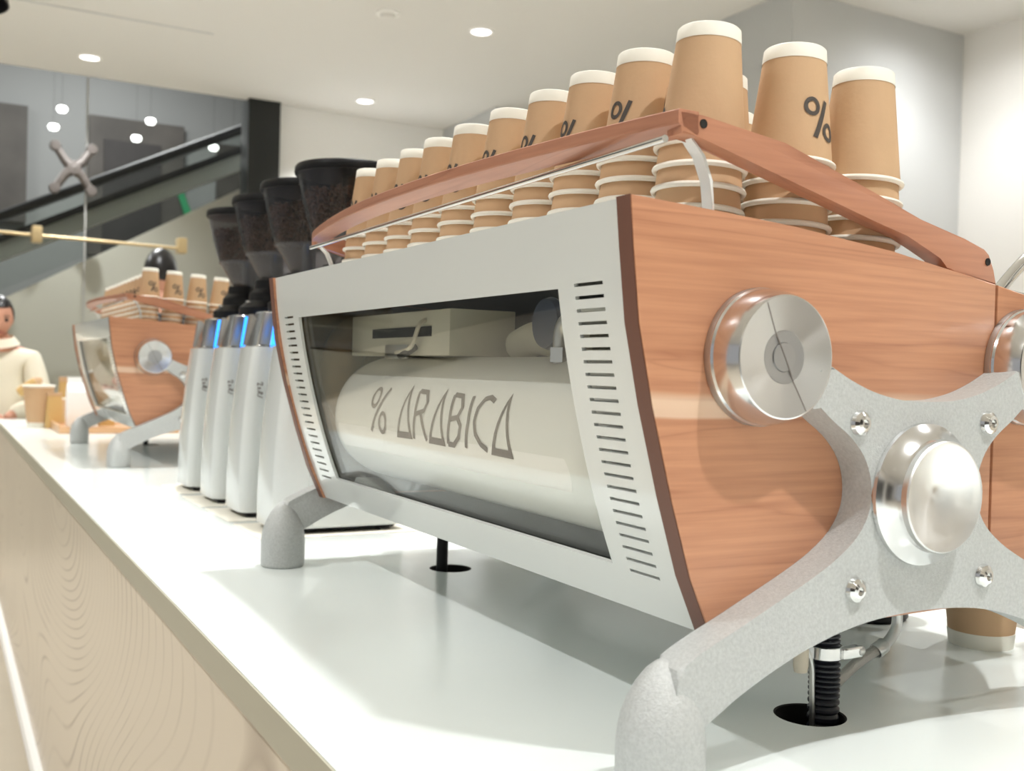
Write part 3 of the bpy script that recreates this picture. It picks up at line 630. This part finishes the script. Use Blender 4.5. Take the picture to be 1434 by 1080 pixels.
# ================================================================ PAPER CUPS
CR, CB, CH = 0.0385, 0.0250, 0.100
def wall_r(h): return (CR - .0028) + (CB - (CR - .0028)) * (h / CH)     # inverted: rim at h=0, base at h=CH
BZ = CH - 0.0115
def cup_proto(seg, logo):
    # upside down: wide rim at z = 0, narrow white base on top
    o = lathe('paper_cup', [(wall_r(.002) - .0012, .002), (wall_r(.002), .002), (wall_r(.05), .05), (wall_r(BZ), BZ), (wall_r(BZ) - .0012, BZ), (wall_r(.05) - .0012, .05), (wall_r(.002) - .0012, .002)], 'kraft', None, seg, smooth=60)
    bm = bmesh.new(); prof = [(CR - .0024 + .0024 * math.cos(t), .0024 + .0024 * math.sin(t)) for t in [2 * PI * k / 10 for k in range(11)]]
    a_lathe(bm, prof, seg); fin('rim', bm, 'paper', o, 80)
    lathe('base_band', [(wall_r(BZ) + .0004, BZ - .0006), (wall_r(CH) + .0006, CH - .001), (wall_r(CH) - .0004, CH), (wall_r(CH) - .0022, CH - .0004), (wall_r(CH) - .0026, CH - .006), (0, CH - .006)], 'paper', o, seg, smooth=40)
    if logo:
        bm = bmesh.new(); z0 = .037
        def fn(a, b): zz = z0 + b; r = wall_r(zz) + .0006; return (r * math.cos(a / .03), r * math.sin(a / .03), zz)
        for cx_, cz_ in ((-.0085, .0095), (.0085, -.0095)):
            ribbon(bm, [(cx_ + .0055 * math.cos(2 * PI * k / 20), cz_ + .0062 * math.sin(2 * PI * k / 20)) for k in range(20)], .0034, fn, 0, True, 1)
        ribbon(bm, [(-.0060, -.0160), (.0060, .0160)], .0042, fn, 0, False, 8)
        fin('percent_mark', bm, 'ink', o)
    return o
def nested_proto(seg):
    o = lathe('paper_cup', [(wall_r(.002) - .0012, .002), (wall_r(.002), .002), (wall_r(.06), .06), (wall_r(BZ), BZ), (0, BZ), (0, BZ - .001), (wall_r(BZ) - .0012, BZ - .001), (wall_r(.05) - .0012, .05), (wall_r(.002) - .0012, .002)], 'kraft', None, seg, smooth=60)
    bm = bmesh.new(); prof = [(CR - .0024 + .0024 * math.cos(t), .0024 + .0024 * math.sin(t)) for t in [2 * PI * k / 8 for k in range(9)]]
    a_lathe(bm, prof, seg); fin('rim', bm, 'paper', o, 80)
    return o
TOPC = cup_proto(56, True); NEST = nested_proto(56); TOP_LO = cup_proto(24, True); NEST_LO = nested_proto(24)
used = set()
def put_cup(proto, loc, rz, tilt, label, group):
    if proto.name not in used: used.add(proto.name); c = proto
    else: c = copy_tree(proto)
    c.location = loc; c.rotation_euler = (tilt[0], tilt[1], rz); tag(c, label, 'cup', group); return c
PITCH = 0.0172
ORD = ['nearest', 'second', 'third', 'fourth', 'fifth', 'sixth', 'seventh', 'eighth', 'ninth', 'tenth', 'eleventh', 'twelfth']
LEV = ['bottom', 'second from bottom', 'third from bottom', 'fourth from bottom', 'fifth from bottom', 'sixth from bottom', 'seventh from bottom', 'eighth from bottom']
def tray_z(x): return TRAY0 + 0.003 - math.tan(0.075) * x
def stack(x, y, n, az, where, grp, hi=True, oz=0, wob=0.6, sc=1.0):
    z = tray_z(x) + oz + .0012
    jx = jy = 0
    for k in range(n):
        top = k == n - 1
        tx = 0.02 * random.uniform(-1, 1) * wob; ty = .05 + 0.02 * random.uniform(-1, 1) * wob
        pr = (TOPC if hi else TOP_LO) if top else (NEST if hi else NEST_LO)
        a = math.radians(az + random.uniform(-6, 6)) if top else random.uniform(0, 6)
        # rotate about own axis first, then lean
        c = put_cup(pr, (x + jx + k * PITCH * sc * .05, y + jy, z + k * PITCH * sc), 0, (0, 0),
                    ('topmost kraft cup, ' if top else 'kraft cup %s, ' % LEV[k]) + where, grp)
        c.scale = (sc, sc, sc)
        c.rotation_euler = (Matrix.Rotation(ty, 3, 'Y') @ Matrix.Rotation(tx, 3, 'X') @ Matrix.Rotation(a, 3, 'Z')).to_euler()
YS = [.060, .143, .223, .300, .386, .472, .556, .634, .712, .790]
for r_, (xx, rn) in enumerate(((-.145, 'front-row'), (-.063, 'middle-row'), (.019, 'back-row'))):
    for i in range(10):
        y = YS[i] + (0 if r_ == 0 else -.014 if i == 0 else 0)
        if r_ == 0: az = -168 if i > 1 else (-160 if i == 1 else 140)
        else: az = -82 if (i == 0 and r_ == 1) else (20 if i == 0 else -160)
        if y > L - .02: continue
        stack(xx, y, 5, az, '%s %s stack on the near machine' % (ORD[i], rn), 'kraft cups on the near espresso machine', hi=True)
# second machine
Y2 = 2.455
for j in range(5):
    stack(-.156 + .0665 * j, Y2 + .032, 6, -75, '%s stack from left on the far machine near edge' % ORD[j].replace('nearest', 'first'), 'kraft cups on the far espresso machine', hi=False, sc=.84)
for i in range(1, 12):
    stack(-.155, Y2 + .032 + .068 * i, 5, -140, '%s front-row stack on the far machine' % ORD[i], 'kraft cups on the far espresso machine', hi=False, sc=.84)

# ================================================================ GRINDERS
def rrect(cx, hx, hy, r, n=6):
    out = []
    for (sx, sy, a0) in ((1, 1, 0), (-1, 1, 90), (-1, -1, 180), (1, -1, 270)):
        for k in range(n + 1):
            t = math.radians(a0 + 90 * k / n); out.append((cx + sx * (hx - r) + r * math.cos(t), sy * (hy - r) + r * math.sin(t)))
    return out
def loft(name, secs, mat, parent, smooth=40):
    bm = bmesh.new(); rings = [[bm.verts.new((x, y, z)) for x, y in rrect(*s)] for z, s in secs]
    n = len(rings[0])
    for a, b in zip(rings, rings[1:]):
        for k in range(n): bm.faces.new((a[k], a[(k + 1) % n], b[(k + 1) % n], b[k]))
    bm.faces.new(rings[0]); bm.faces.new(rings[-1]); return fin(name, bm, mat, parent, smooth)
def make_grinder():
    # local x = 0 at the body's centre line; x- faces the customers
    g = empty('coffee_grinder')
    body = []
    for k in range(13):
        t = k / 12; z = .010 + t * .316
        left = -.120 + .022 * t ** 1.3 + .004 * math.sin(PI * t) * -1
        right = .120 - .018 * t - .012 * math.sin(PI * t)
        hy = .070 - .006 * t ** 1.5
        body.append((z, ((left + right) / 2, (right - left) / 2, hy, .026)))
    loft('body', body, 'white_gloss', g)
    # raised side cheek giving the curved line on the near face
    pl = [(.118, .012), (-.052, .012), (-.062, .06), (-.060, .12), (-.046, .20), (-.024, .27), (.002, .322), (.098, .322)]
    sp = [(v.x, v.y) for v in spline([(a, b, 0) for a, b in pl[1:7]], 5)]
    for s in (-1, 1):
        prism('side_cheek', [pl[0]] + sp + [pl[7]], s * .055, s * .0735, 'white_gloss', g, .003)
    loft('head', [(.326, (.008, .100, .060, .020)), (.330, (.009, .097, .058, .020)), (.392, (.016, .090, .052, .018)), (.396, (.016, .086, .048, .018))], 'steel', g)
    for s in (-1, 1):
        def face_strip(nm, xa, xb, m, d):
            prism(nm, [(xa, .330), (xb, .330), (xb + .010, .392), (xa + .010, .392)], s * (.050 + d), s * (.0612 + d), m, g, .0006)
        face_strip('head_plate', -.089, -.069, 'ring', .0004); face_strip('light_strip', -.067, -.047, 'blue_led', .0014); face_strip('head_plate', -.045, .060, 'steel_soft', .0004)
    for sx in (-.09, .085):
        for sy in (-.045, .045): lathe('foot', [(0, 0), (.014, 0), (.014, .011), (0, .011)], 'black', g, 16, (sx, sy, 0))
    loft('base', [(.004, (0, .108, .060, .02)), (.011, (0, .110, .062, .02))], 'black', g)
    # rotated small print on the near face
    bm = bmesh.new(); fn = lambda a, b: (-.082 + b, -.0716 + .0, .235 + a)
    def sn(a, b): return (-.090 + b * .62, -.0722, .245 - a * .62)
    W = .0032
    ribbon(bm, [(-.022, .004), (-.018, .010), (-.012, .008), (-.018, -.006), (-.010, -.006)], W, sn)
    ribbon(bm, [(-.006, -.006), (.000, .004)], W, sn); ribbon(bm, [(-.006, .004), (.000, -.006)], W, sn)
    ribbon(bm, [(.004, -.006), (.012, .010)], W, sn)
    ribbon(bm, [(.008, .008), (.012, .010), (.016, .007), (.010, -.002), (.018, -.006)], W, sn)
    ribbon(bm, [(.020, -.006), (.026, .010)], W, sn)
    fin('printed_mark', bm, 'ink_grey', g)
    # collar, burr adjuster, hopper
    HX = .07
    e = empty('collar'); e.parent = g; e.location = (HX - .055, 0, .396)
    lathe('collar_ring', [(0, 0), (.066, 0), (.070, .006), (.070, .018), (.058, .028), (.050, .034), (.048, .050), (.038, .060), (.036, .078), (0, .078)], 'black', e, 40)
    for k in range(5):
        t = 2 * PI * k / 5 + .9; lathe('screw', [(0, .006), (.006, .004), (.0065, 0), (0, 0)], 'steel', e, 12, (.058 * math.cos(t), .058 * math.sin(t), .028))
    tube('lever', [(.03, 0, .03), (.10, -.02, .045)], .006, 'black', e, 10)
    hp = empty('hopper'); hp.parent = g; hp.location = (HX - .045, 0, 0)
    out_p = [(.030, .468), (.0675, .530), (.0945, .638)]
    bm = bmesh.new(); a_lathe(bm, [(.0675, .530), (.0725, .545), (.0850, .590), (.0945, .638), (.0925, .638), (.0835, .590), (.0710, .545), (.0660, .530)], 48); fin('hopper_bowl', bm, 'hopper', hp, 40)
    bm = bmesh.new(); a_lathe(bm, [(.030, .468), (.0675, .530), (.0660, .531), (.0285, .469)], 48); fin('hopper_cone', bm, 'cone', hp, 40)
    lathe('seam_ring', [(.0672, .527), (.0692, .529), (.0692, .532), (.0672, .534)], 'cone', hp, 48)
    lathe('lid', [(.0, .6365), (.0945, .636), (.0985, .636), (.0995, .640), (.0990, .648), (.0965, .652), (.080, .653), (0, .653)], 'black', hp, 56)
    lathe('gate_tube', [(.012, .47), (.014, .60), (.014, .636)], 'black', hp, 16)
    # beans
    rnd = random.Random(3); bm = bmesh.new()
    ico = bmesh.new(); bmesh.ops.create_icosphere(ico, subdivisions=1, radius=1); iv = [v.co.copy() for v in ico.verts]; ifc = [[v.index for v in f.verts] for f in ico.faces]; ico.free()
    VV, FF = [], []
    def rad(z): return .0640 + (z - .53) / .108 * .0265
    for _ in range(1150):
        if rnd.random() < .72: z = rnd.uniform(.533, .606); r = rad(z) - rnd.uniform(.0025, .010)
        elif rnd.random() < .5: z = rnd.uniform(.598, .610); r = math.sqrt(rnd.random()) * (rad(z) - .006)
        else: z = rnd.uniform(.53, .537); r = math.sqrt(rnd.random()) * .060
        t = rnd.uniform(0, 2 * PI); c = Vector((r * math.cos(t), r * math.sin(t), z))
        R_ = Matrix.Rotation(rnd.uniform(0, PI), 3, 'X') @ Matrix.Rotation(rnd.uniform(0, PI), 3, 'Y'); b0 = len(VV)
        for p in iv: VV.append(c + R_ @ Vector((p.x * .0052, p.y * .0038, p.z * .0028)))
        FF += [[b0 + i for i in f] for f in ifc]
    me = bpy.data.meshes.new('coffee_beans'); me.from_pydata(VV, [], FF); me.shade_smooth(); link('coffee_beans', me, 'bean', hp)['kind'] = 'stuff'
    return g
G0 = make_grinder()
GP = [(-.052, 1.195, 'white coffee grinder standing nearest behind the near espresso machine'), (-.054, 1.415, 'white coffee grinder third from the far machine, its hopper second largest'),
      (-.056, 1.632, 'white coffee grinder second from the far machine'), (-.058, 1.862, 'white coffee grinder next to the far espresso machine, lowest in the picture row')]
GP[3] = (-.058, 1.862, 'leftmost of the four white coffee grinders, next to the far espresso machine')
GP[2] = (-.056, 1.632, 'white coffee grinder second from the left in the row of four')
GP[1] = (-.054, 1.415, 'white coffee grinder third from the left in the row of four')
for i, (x, y, lb) in enumerate(GP):
    g = G0 if i == 0 else copy_tree(G0); g.location = (x, y, .0015); tag(g, lb, 'coffee grinder', 'coffee grinders in a row')
ML = ['cream mat under the grinder nearest the camera', 'cream mat under the third grinder from the left', 'cream mat under the second grinder from the left', 'cream mat under the leftmost grinder']
for i, (x, y, lb) in enumerate(GP):
    m_ = box('counter_mat', -.15, .16, -.095, .095, 0, .0013, 'paper', None, bev=.0004, loc=(x, y, .0001)); tag(m_, ML[i], 'mat', 'mats under the grinders')

# ================================================================ THINGS ON THE COUNTER
def upright_cup(x, y, sc, label, band=True, lid=False):
    e = empty('takeaway_cup', (x, y, 0.0), label=label, cat='cup'); e.scale = (sc, sc, sc)
    lathe('sleeve', [(.0264, .012), (.0358, .100), (.0346, .100), (.0252, .012)], 'kraft', e, 48, smooth=60)
    lathe('base_band', [(0, .004), (.0235, .004), (.0240, 0), (.0256, 0), (.0270, .0125), (0, .0125)], 'paper', e, 48)
    lathe('rim', [(.0358, .099), (.0382, .1005), (.0382, .1035), (.0358, .1045), (.0345, .1035), (.0345, .099)], 'paper', e, 48)
    if lid: lathe('lid', [(.0388, .101), (.0392, .107), (.0340, .112), (.033, .116), (0, .115)], 'paper', e, 40)
    return e
upright_cup(.350, .150, 1.32, 'upright kraft paper cup seen below the right casting arm')
upright_cup(-.292, 4.28, 1.75, 'tall kraft cup on the counter in front of the woman')
upright_cup(-.215, 4.36, 1.2, 'smaller kraft cup right of the tall one by the woman')
# steel jug and black canister on the barista side
j = empty('milk_jug', (.335, .30, 0), label='steel milk jug on the counter behind the hoses', cat='jug')
lathe('jug_body', [(0, .004), (.044, .004), (.048, .010), (.047, .05), (.036, .095), (.038, .105), (.036, .105), (.034, .095), (.045, .05), (.045, .012), (0, .010)], 'steel', j, 40)
lathe('jug_base', [(0, 0), (.046, 0), (.049, .004), (.049, .010), (.047, .012)], 'black', j, 40)
k_ = empty('tamper', (.385, .075, 0), label='black round handled tamper at the right picture edge', cat='tamper')
lathe('tamper_handle', [(.010, .018), (.014, .03), (.024, .05), (.026, .064), (.018, .075), (0, .078)], 'black', k_, 32)
lathe('tamper_base', [(0, 0), (.029, 0), (.029, .012), (.012, .018), (0, .018)], 'black_gloss', k_, 32)
# wooden tray with white carton and kraft pouches beyond the far machine
tr = empty('serving_tray', (-.06, 4.02, 0), label='flat wooden serving tray behind the far machine', cat='tray')
box('tray_board', -.18, .26, -.17, .17, .004, .018, 'wood_light', tr, bev=.004)
for a, b in ((-.19, -.18), (.26, .27)): box('tray_edge', a, b, -.17, .17, 0, .034, 'wood_light', tr, bev=.003)
for a, b in ((-.18, -.17), (.17, .18)): box('tray_lip', -.19, .27, a, b, 0, .026, 'wood_light', tr, bev=.003)
ctn = empty('white_carton', (-.145, 4.05, .018), label='white gable carton standing on the wooden tray', cat='carton')
box('carton_body', -.058, .058, -.05, .05, 0, .145, 'white_matte', ctn, bev=.002)
prism('carton_gable', [(-.05, .145), (.05, .145), (0, .185)], -.058, .058, 'white_matte', ctn, 0, 'yz')
prism('carton_seal', [(-.003, .183), (.003, .183), (.003, .205), (-.003, .205)], -.058, .058, 'white_matte', ctn, 0, 'yz')
def pouch(x, y, w, hh, label, z=0.0):
    e = empty('paper_pouch', (x, y, z), rz=.25, label=label, cat='bag')
    secs = []
    for k in range(9):
        t = k / 8; secs.append((hh * t, (0, w * (1 - .12 * t), .5 * w * (1 - t) ** .8 + .004, .003)))
    loft('bag', secs, 'pastry', e); box('folded_top', -w * .9, w * .9, -.006, .006, hh * .97, hh * 1.08, 'kraft', e, bev=.002)
pouch(-.235, 4.22, .034, .14, 'small kraft paper bag between tall cup and white carton', .001)
pouch(-.17, 4.42, .034, .20, 'taller kraft paper bag behind the white carton', .001)
pouch(-.045, 4.10, .034, .19, 'kraft paper bag on the tray right of the white carton', .0185)

# ================================================================ PEOPLE
def head_mesh(name, parent, loc, sc, mats, yaw=0, pitch=0):
    # face looks to local -Y ; height ~ .23 when sc = 1
    bm = bmesh.new(); bmesh.ops.create_uvsphere(bm, u_segments=32, v_segments=24, radius=1)
    for v in bm.verts:
        x, y, z = v.co
        k = 1 - .28 * max(0, -z) ** 1.6
        X = x * .076 * k; Y = y * .095 * (1 - .12 * max(0, -z)); Z = z * .118
        if y < 0:
            f = -y
            Y += -.020 * math.exp(-((x / .16) ** 2)) * math.exp(-(((z + .14) / .20) ** 2)) * f       # nose
            Y += .010 * math.exp(-(((abs(x) - .38) / .17) ** 2)) * math.exp(-(((z - .08) / .13) ** 2))  # eye sockets
            Y += -.006 * math.exp(-((x / .34) ** 2)) * math.exp(-(((z + .52) / .10) ** 2))              # lips
            Y += -.008 * math.exp(-((x / .3) ** 2)) * math.exp(-(((z + .82) / .16) ** 2))               # chin
        v.co = (X, Y, Z)
    for s in (-1, 1):
        r = bmesh.ops.create_uvsphere(bm, u_segments=12, v_segments=8, radius=1)
        for v in r['verts']: v.co = (s * .075 + v.co.x * .008, .008 + v.co.y * .018, -.008 + v.co.z * .030)
    o = fin(name, bm, mats, parent, 180, loc); o.rotation_euler = (pitch, 0, yaw); o.scale = (sc,) * 3
    for s in (-1, 1):
        e = lathe('eye', [(0, -.009), (.009, -.004), (.011, 0), (.009, .004), (0, .006)], 'hair', o, 14, (s * .029, -.083, .010), '-Y'); e.scale = (1, 1, 1)
    bm = bmesh.new(); a_tube(bm, [(-.022, -.093, -.0625), (-.01, -.099, -.060), (.01, -.099, -.060), (.022, -.093, -.0625)], [.002, .005, .005, .002], 8); fin('mouth', bm, 'lip', o, 60)
    for s in (-1, 1):
        bm = bmesh.new(); a_tube(bm, [(s * .014, -.093, .030), (s * .03, -.094, .035), (s * .046, -.083, .030)], [.002, .0035, .0015], 8); fin('eyebrow', bm, 'hair', o, 60)
    return o
def hair_cap(parent, long=False):
    bm = bmesh.new(); bmesh.ops.create_uvsphere(bm, u_segments=28, v_segments=20, radius=1)
    for v in bm.verts:
        x, y, z = v.co; v.co = (x * .084, y * .104 + .006, z * .124 + .008)
    bmesh.ops.delete(bm, geom=[v for v in bm.verts if (v.co.y < -.035 and v.co.z < .072) or (v.co.z < -.06) or (v.co.y < .01 and v.co.z < .03 and abs(v.co.x) < .079)], context='VERTS')
    if long:
        r = bmesh.ops.create_uvsphere(bm, u_segments=16, v_segments=12, radius=1)
        for v in r['verts']: v.co = (v.co.x * .038, .118 + v.co.y * .034, .01 + v.co.z * .04)
    return fin('hair', bm, 'hair', parent, 80)
def hand(parent, loc, rot, s=1, mirror=1, curl=.5):
    # palm along local +X, fingers curl towards -Z
    bmv, ed, rd = [(0, 0, 0), (.03, 0, 0), (.07, 0, 0)], [(0, 1), (1, 2)], [(.016, .022), (.013, .033), (.011, .036)]
    o = skin_mesh('hand', bmv, ed, rd, 'skin', parent, 2, 0, loc); o.rotation_euler = rot
    for k, (yy, ln) in enumerate(((-.027, .064), (-.009, .072), (.009, .067), (.026, .052))):
        a = 0; p = Vector((.062, yy * mirror, 0)); pts = [p]
        for q in range(3):
            a += curl * (.5 + .25 * q); p = p + Vector((math.cos(a), 0, -math.sin(a))) * ln / 3 * (1.2 - .2 * q); pts.append(p)
        tube('finger', pts, [.0085, .0080, .0075, .0055], 'skin', o, 10)
    tube('thumb', [(.015, -.026 * mirror, -.004), (.035, -.046 * mirror, -.014), (.055, -.050 * mirror, -.026), (.070, -.046 * mirror, -.034)], [.012, .0105, .0095, .007], 'skin', o, 10)
    return o
def person(name, loc, rz, H, label, top, low, sweater, armL, armR, head_yaw, head_pitch, long):
    P_ = empty(name, loc, rz, label=label, cat='person'); k = H / 1.70
    def s(p): return tuple(c * k for c in p)
    # continuous body
    V = [(0, 0, .92), (0, .005, 1.08), (0, .005, 1.26), (0, .005, 1.38), (0, 0, 1.47), (0, -.012, 1.53),
         (-.10, 0, .88), (-.11, -.01, .50), (-.11, .02, .09), (-.11, -.12, .03), (.10, 0, .88), (.11, -.01, .50), (.11, .02, .09), (.11, -.12, .03),
         (-.17, .005, 1.36), armL[0], armL[1], (.17, .005, 1.36), armR[0], armR[1]]
    E_ = [(0, 1), (1, 2), (2, 3), (3, 4), (4, 5), (0, 6), (6, 7), (7, 8), (8, 9), (0, 10), (10, 11), (11, 12), (12, 13), (3, 14), (14, 15), (15, 16), (3, 17), (17, 18), (18, 19)]
    Rr = [(.15, .11), (.125, .095), (.15, .105), (.12, .09), (.052, .055), (.048, .05), .085, .056, .036, .03, .085, .056, .036, .03, .058, .042, .027, .058, .042, .027]
    Rr = [tuple(q * k for q in r) if isinstance(r, tuple) else r * k for r in Rr]
    skin_mesh('body', [s(v) for v in V], E_, Rr, 'skin', P_, 2)
    hd = head_mesh('head', P_, s((0, -.025, 1.585)), k, 'skin', head_yaw, head_pitch); hair_cap(hd, long)
    # top garment
    V2 = [(0, 0, .90), (0, .005, 1.08), (0, .005, 1.26), (0, .005, 1.375), (0, 0, 1.445)] + [(-.175, .005, 1.355), armL[0], tuple(armL[0][i] * .15 + armL[1][i] * .85 for i in range(3)), (.175, .005, 1.355), armR[0], tuple(armR[0][i] * .15 + armR[1][i] * .85 for i in range(3))]
    E2 = [(0, 1), (1, 2), (2, 3), (3, 4), (3, 5), (5, 6), (6, 7), (3, 8), (8, 9), (9, 10)]
    R2 = [(.195, .15), (.175, .13), (.185, .135), (.15, .115), (.080, .080), .082, .070, .052, .082, .070, .052]
    R2 = [tuple(q * k for q in r) if isinstance(r, tuple) else r * k for r in R2]
    skin_mesh(sweater, [s(v) for v in V2], E2, R2, top, P_, 2)
    V3 = [(0, 0, .93), (-.10, 0, .88), (-.11, -.01, .50), (-.11, .02, .10), (.10, 0, .88), (.11, -.01, .50), (.11, .02, .10)]
    skin_mesh('trousers', [s(v) for v in V3], [(0, 1), (1, 2), (2, 3), (0, 4), (4, 5), (5, 6)], [(.165 * k, .12 * k), .10 * k, .075 * k, .06 * k, .10 * k, .075 * k, .06 * k], low, P_, 2)
    for sx in (-1, 1):
        bm = bmesh.new(); a_tube(bm, [s((sx * .11, .06, .045)), s((sx * .11, -.02, .05)), s((sx * .115, -.12, .035)), s((sx * .115, -.17, .028))], [.035 * k, .045 * k, .038 * k, .02 * k], 14); fin('shoe', bm, 'black', P_, 60)
    return P_, k
W_, k = person('person', (-.40, 5.27, ZF), math.radians(-25), 1.50, 'woman in a cream sweater, dark hair tied back, looking down at a pastry', 'knit', 'trousers', 'sweater',
    ((-.27, .02, 1.10), (-.10, -.24, 1.06)), ((.25, -.02, 1.10), (.14, -.26, 1.02)), 0.55, 0.28, True)
bm = bmesh.new(); a_tube(bm, [(x * k, y * k, z * k) for x, y, z in ((0, -.03, 1.475), (0, -.02, 1.43))], [.085 * k, .115 * k], 20, 0, False); fin('sweater_collar', bm, 'knit', W_, 60)
hand(W_, (.14 * k, -.26 * k, 1.02 * k), (0.4, .1, math.radians(215)), 1, 1, .9)
hand(W_, (-.10 * k, -.24 * k, 1.06 * k), (0.2, .2, math.radians(-30)), 1, -1, .8)
pz = empty('wrapped_pastry', (-.285, 4.985, .155), rz=-.3, label='kraft wrapped pastry held in the woman\'s hand', cat='pastry'); pz.rotation_euler = (0, -.6, -.3)
lathe('wrap', [(0, -.055), (.022, -.05), (.028, 0), (.026, .045), (.016, .05)], 'pastry', pz, 18, ax='X')
lathe('bread', [(0, .078), (.014, .072), (.022, .055), (.022, .03)], 'kraft', pz, 18, ax='X')
person('person', (.378, 5.27, ZF), math.radians(160), 1.80, 'person with black hair standing behind the far cup stacks', 'apron', 'trousers', 'shirt',
    ((-.26, .0, 1.08), (-.20, -.24, 1.02)), ((.26, 0, 1.08), (.20, -.24, 1.02)), 0, 0.1, False)
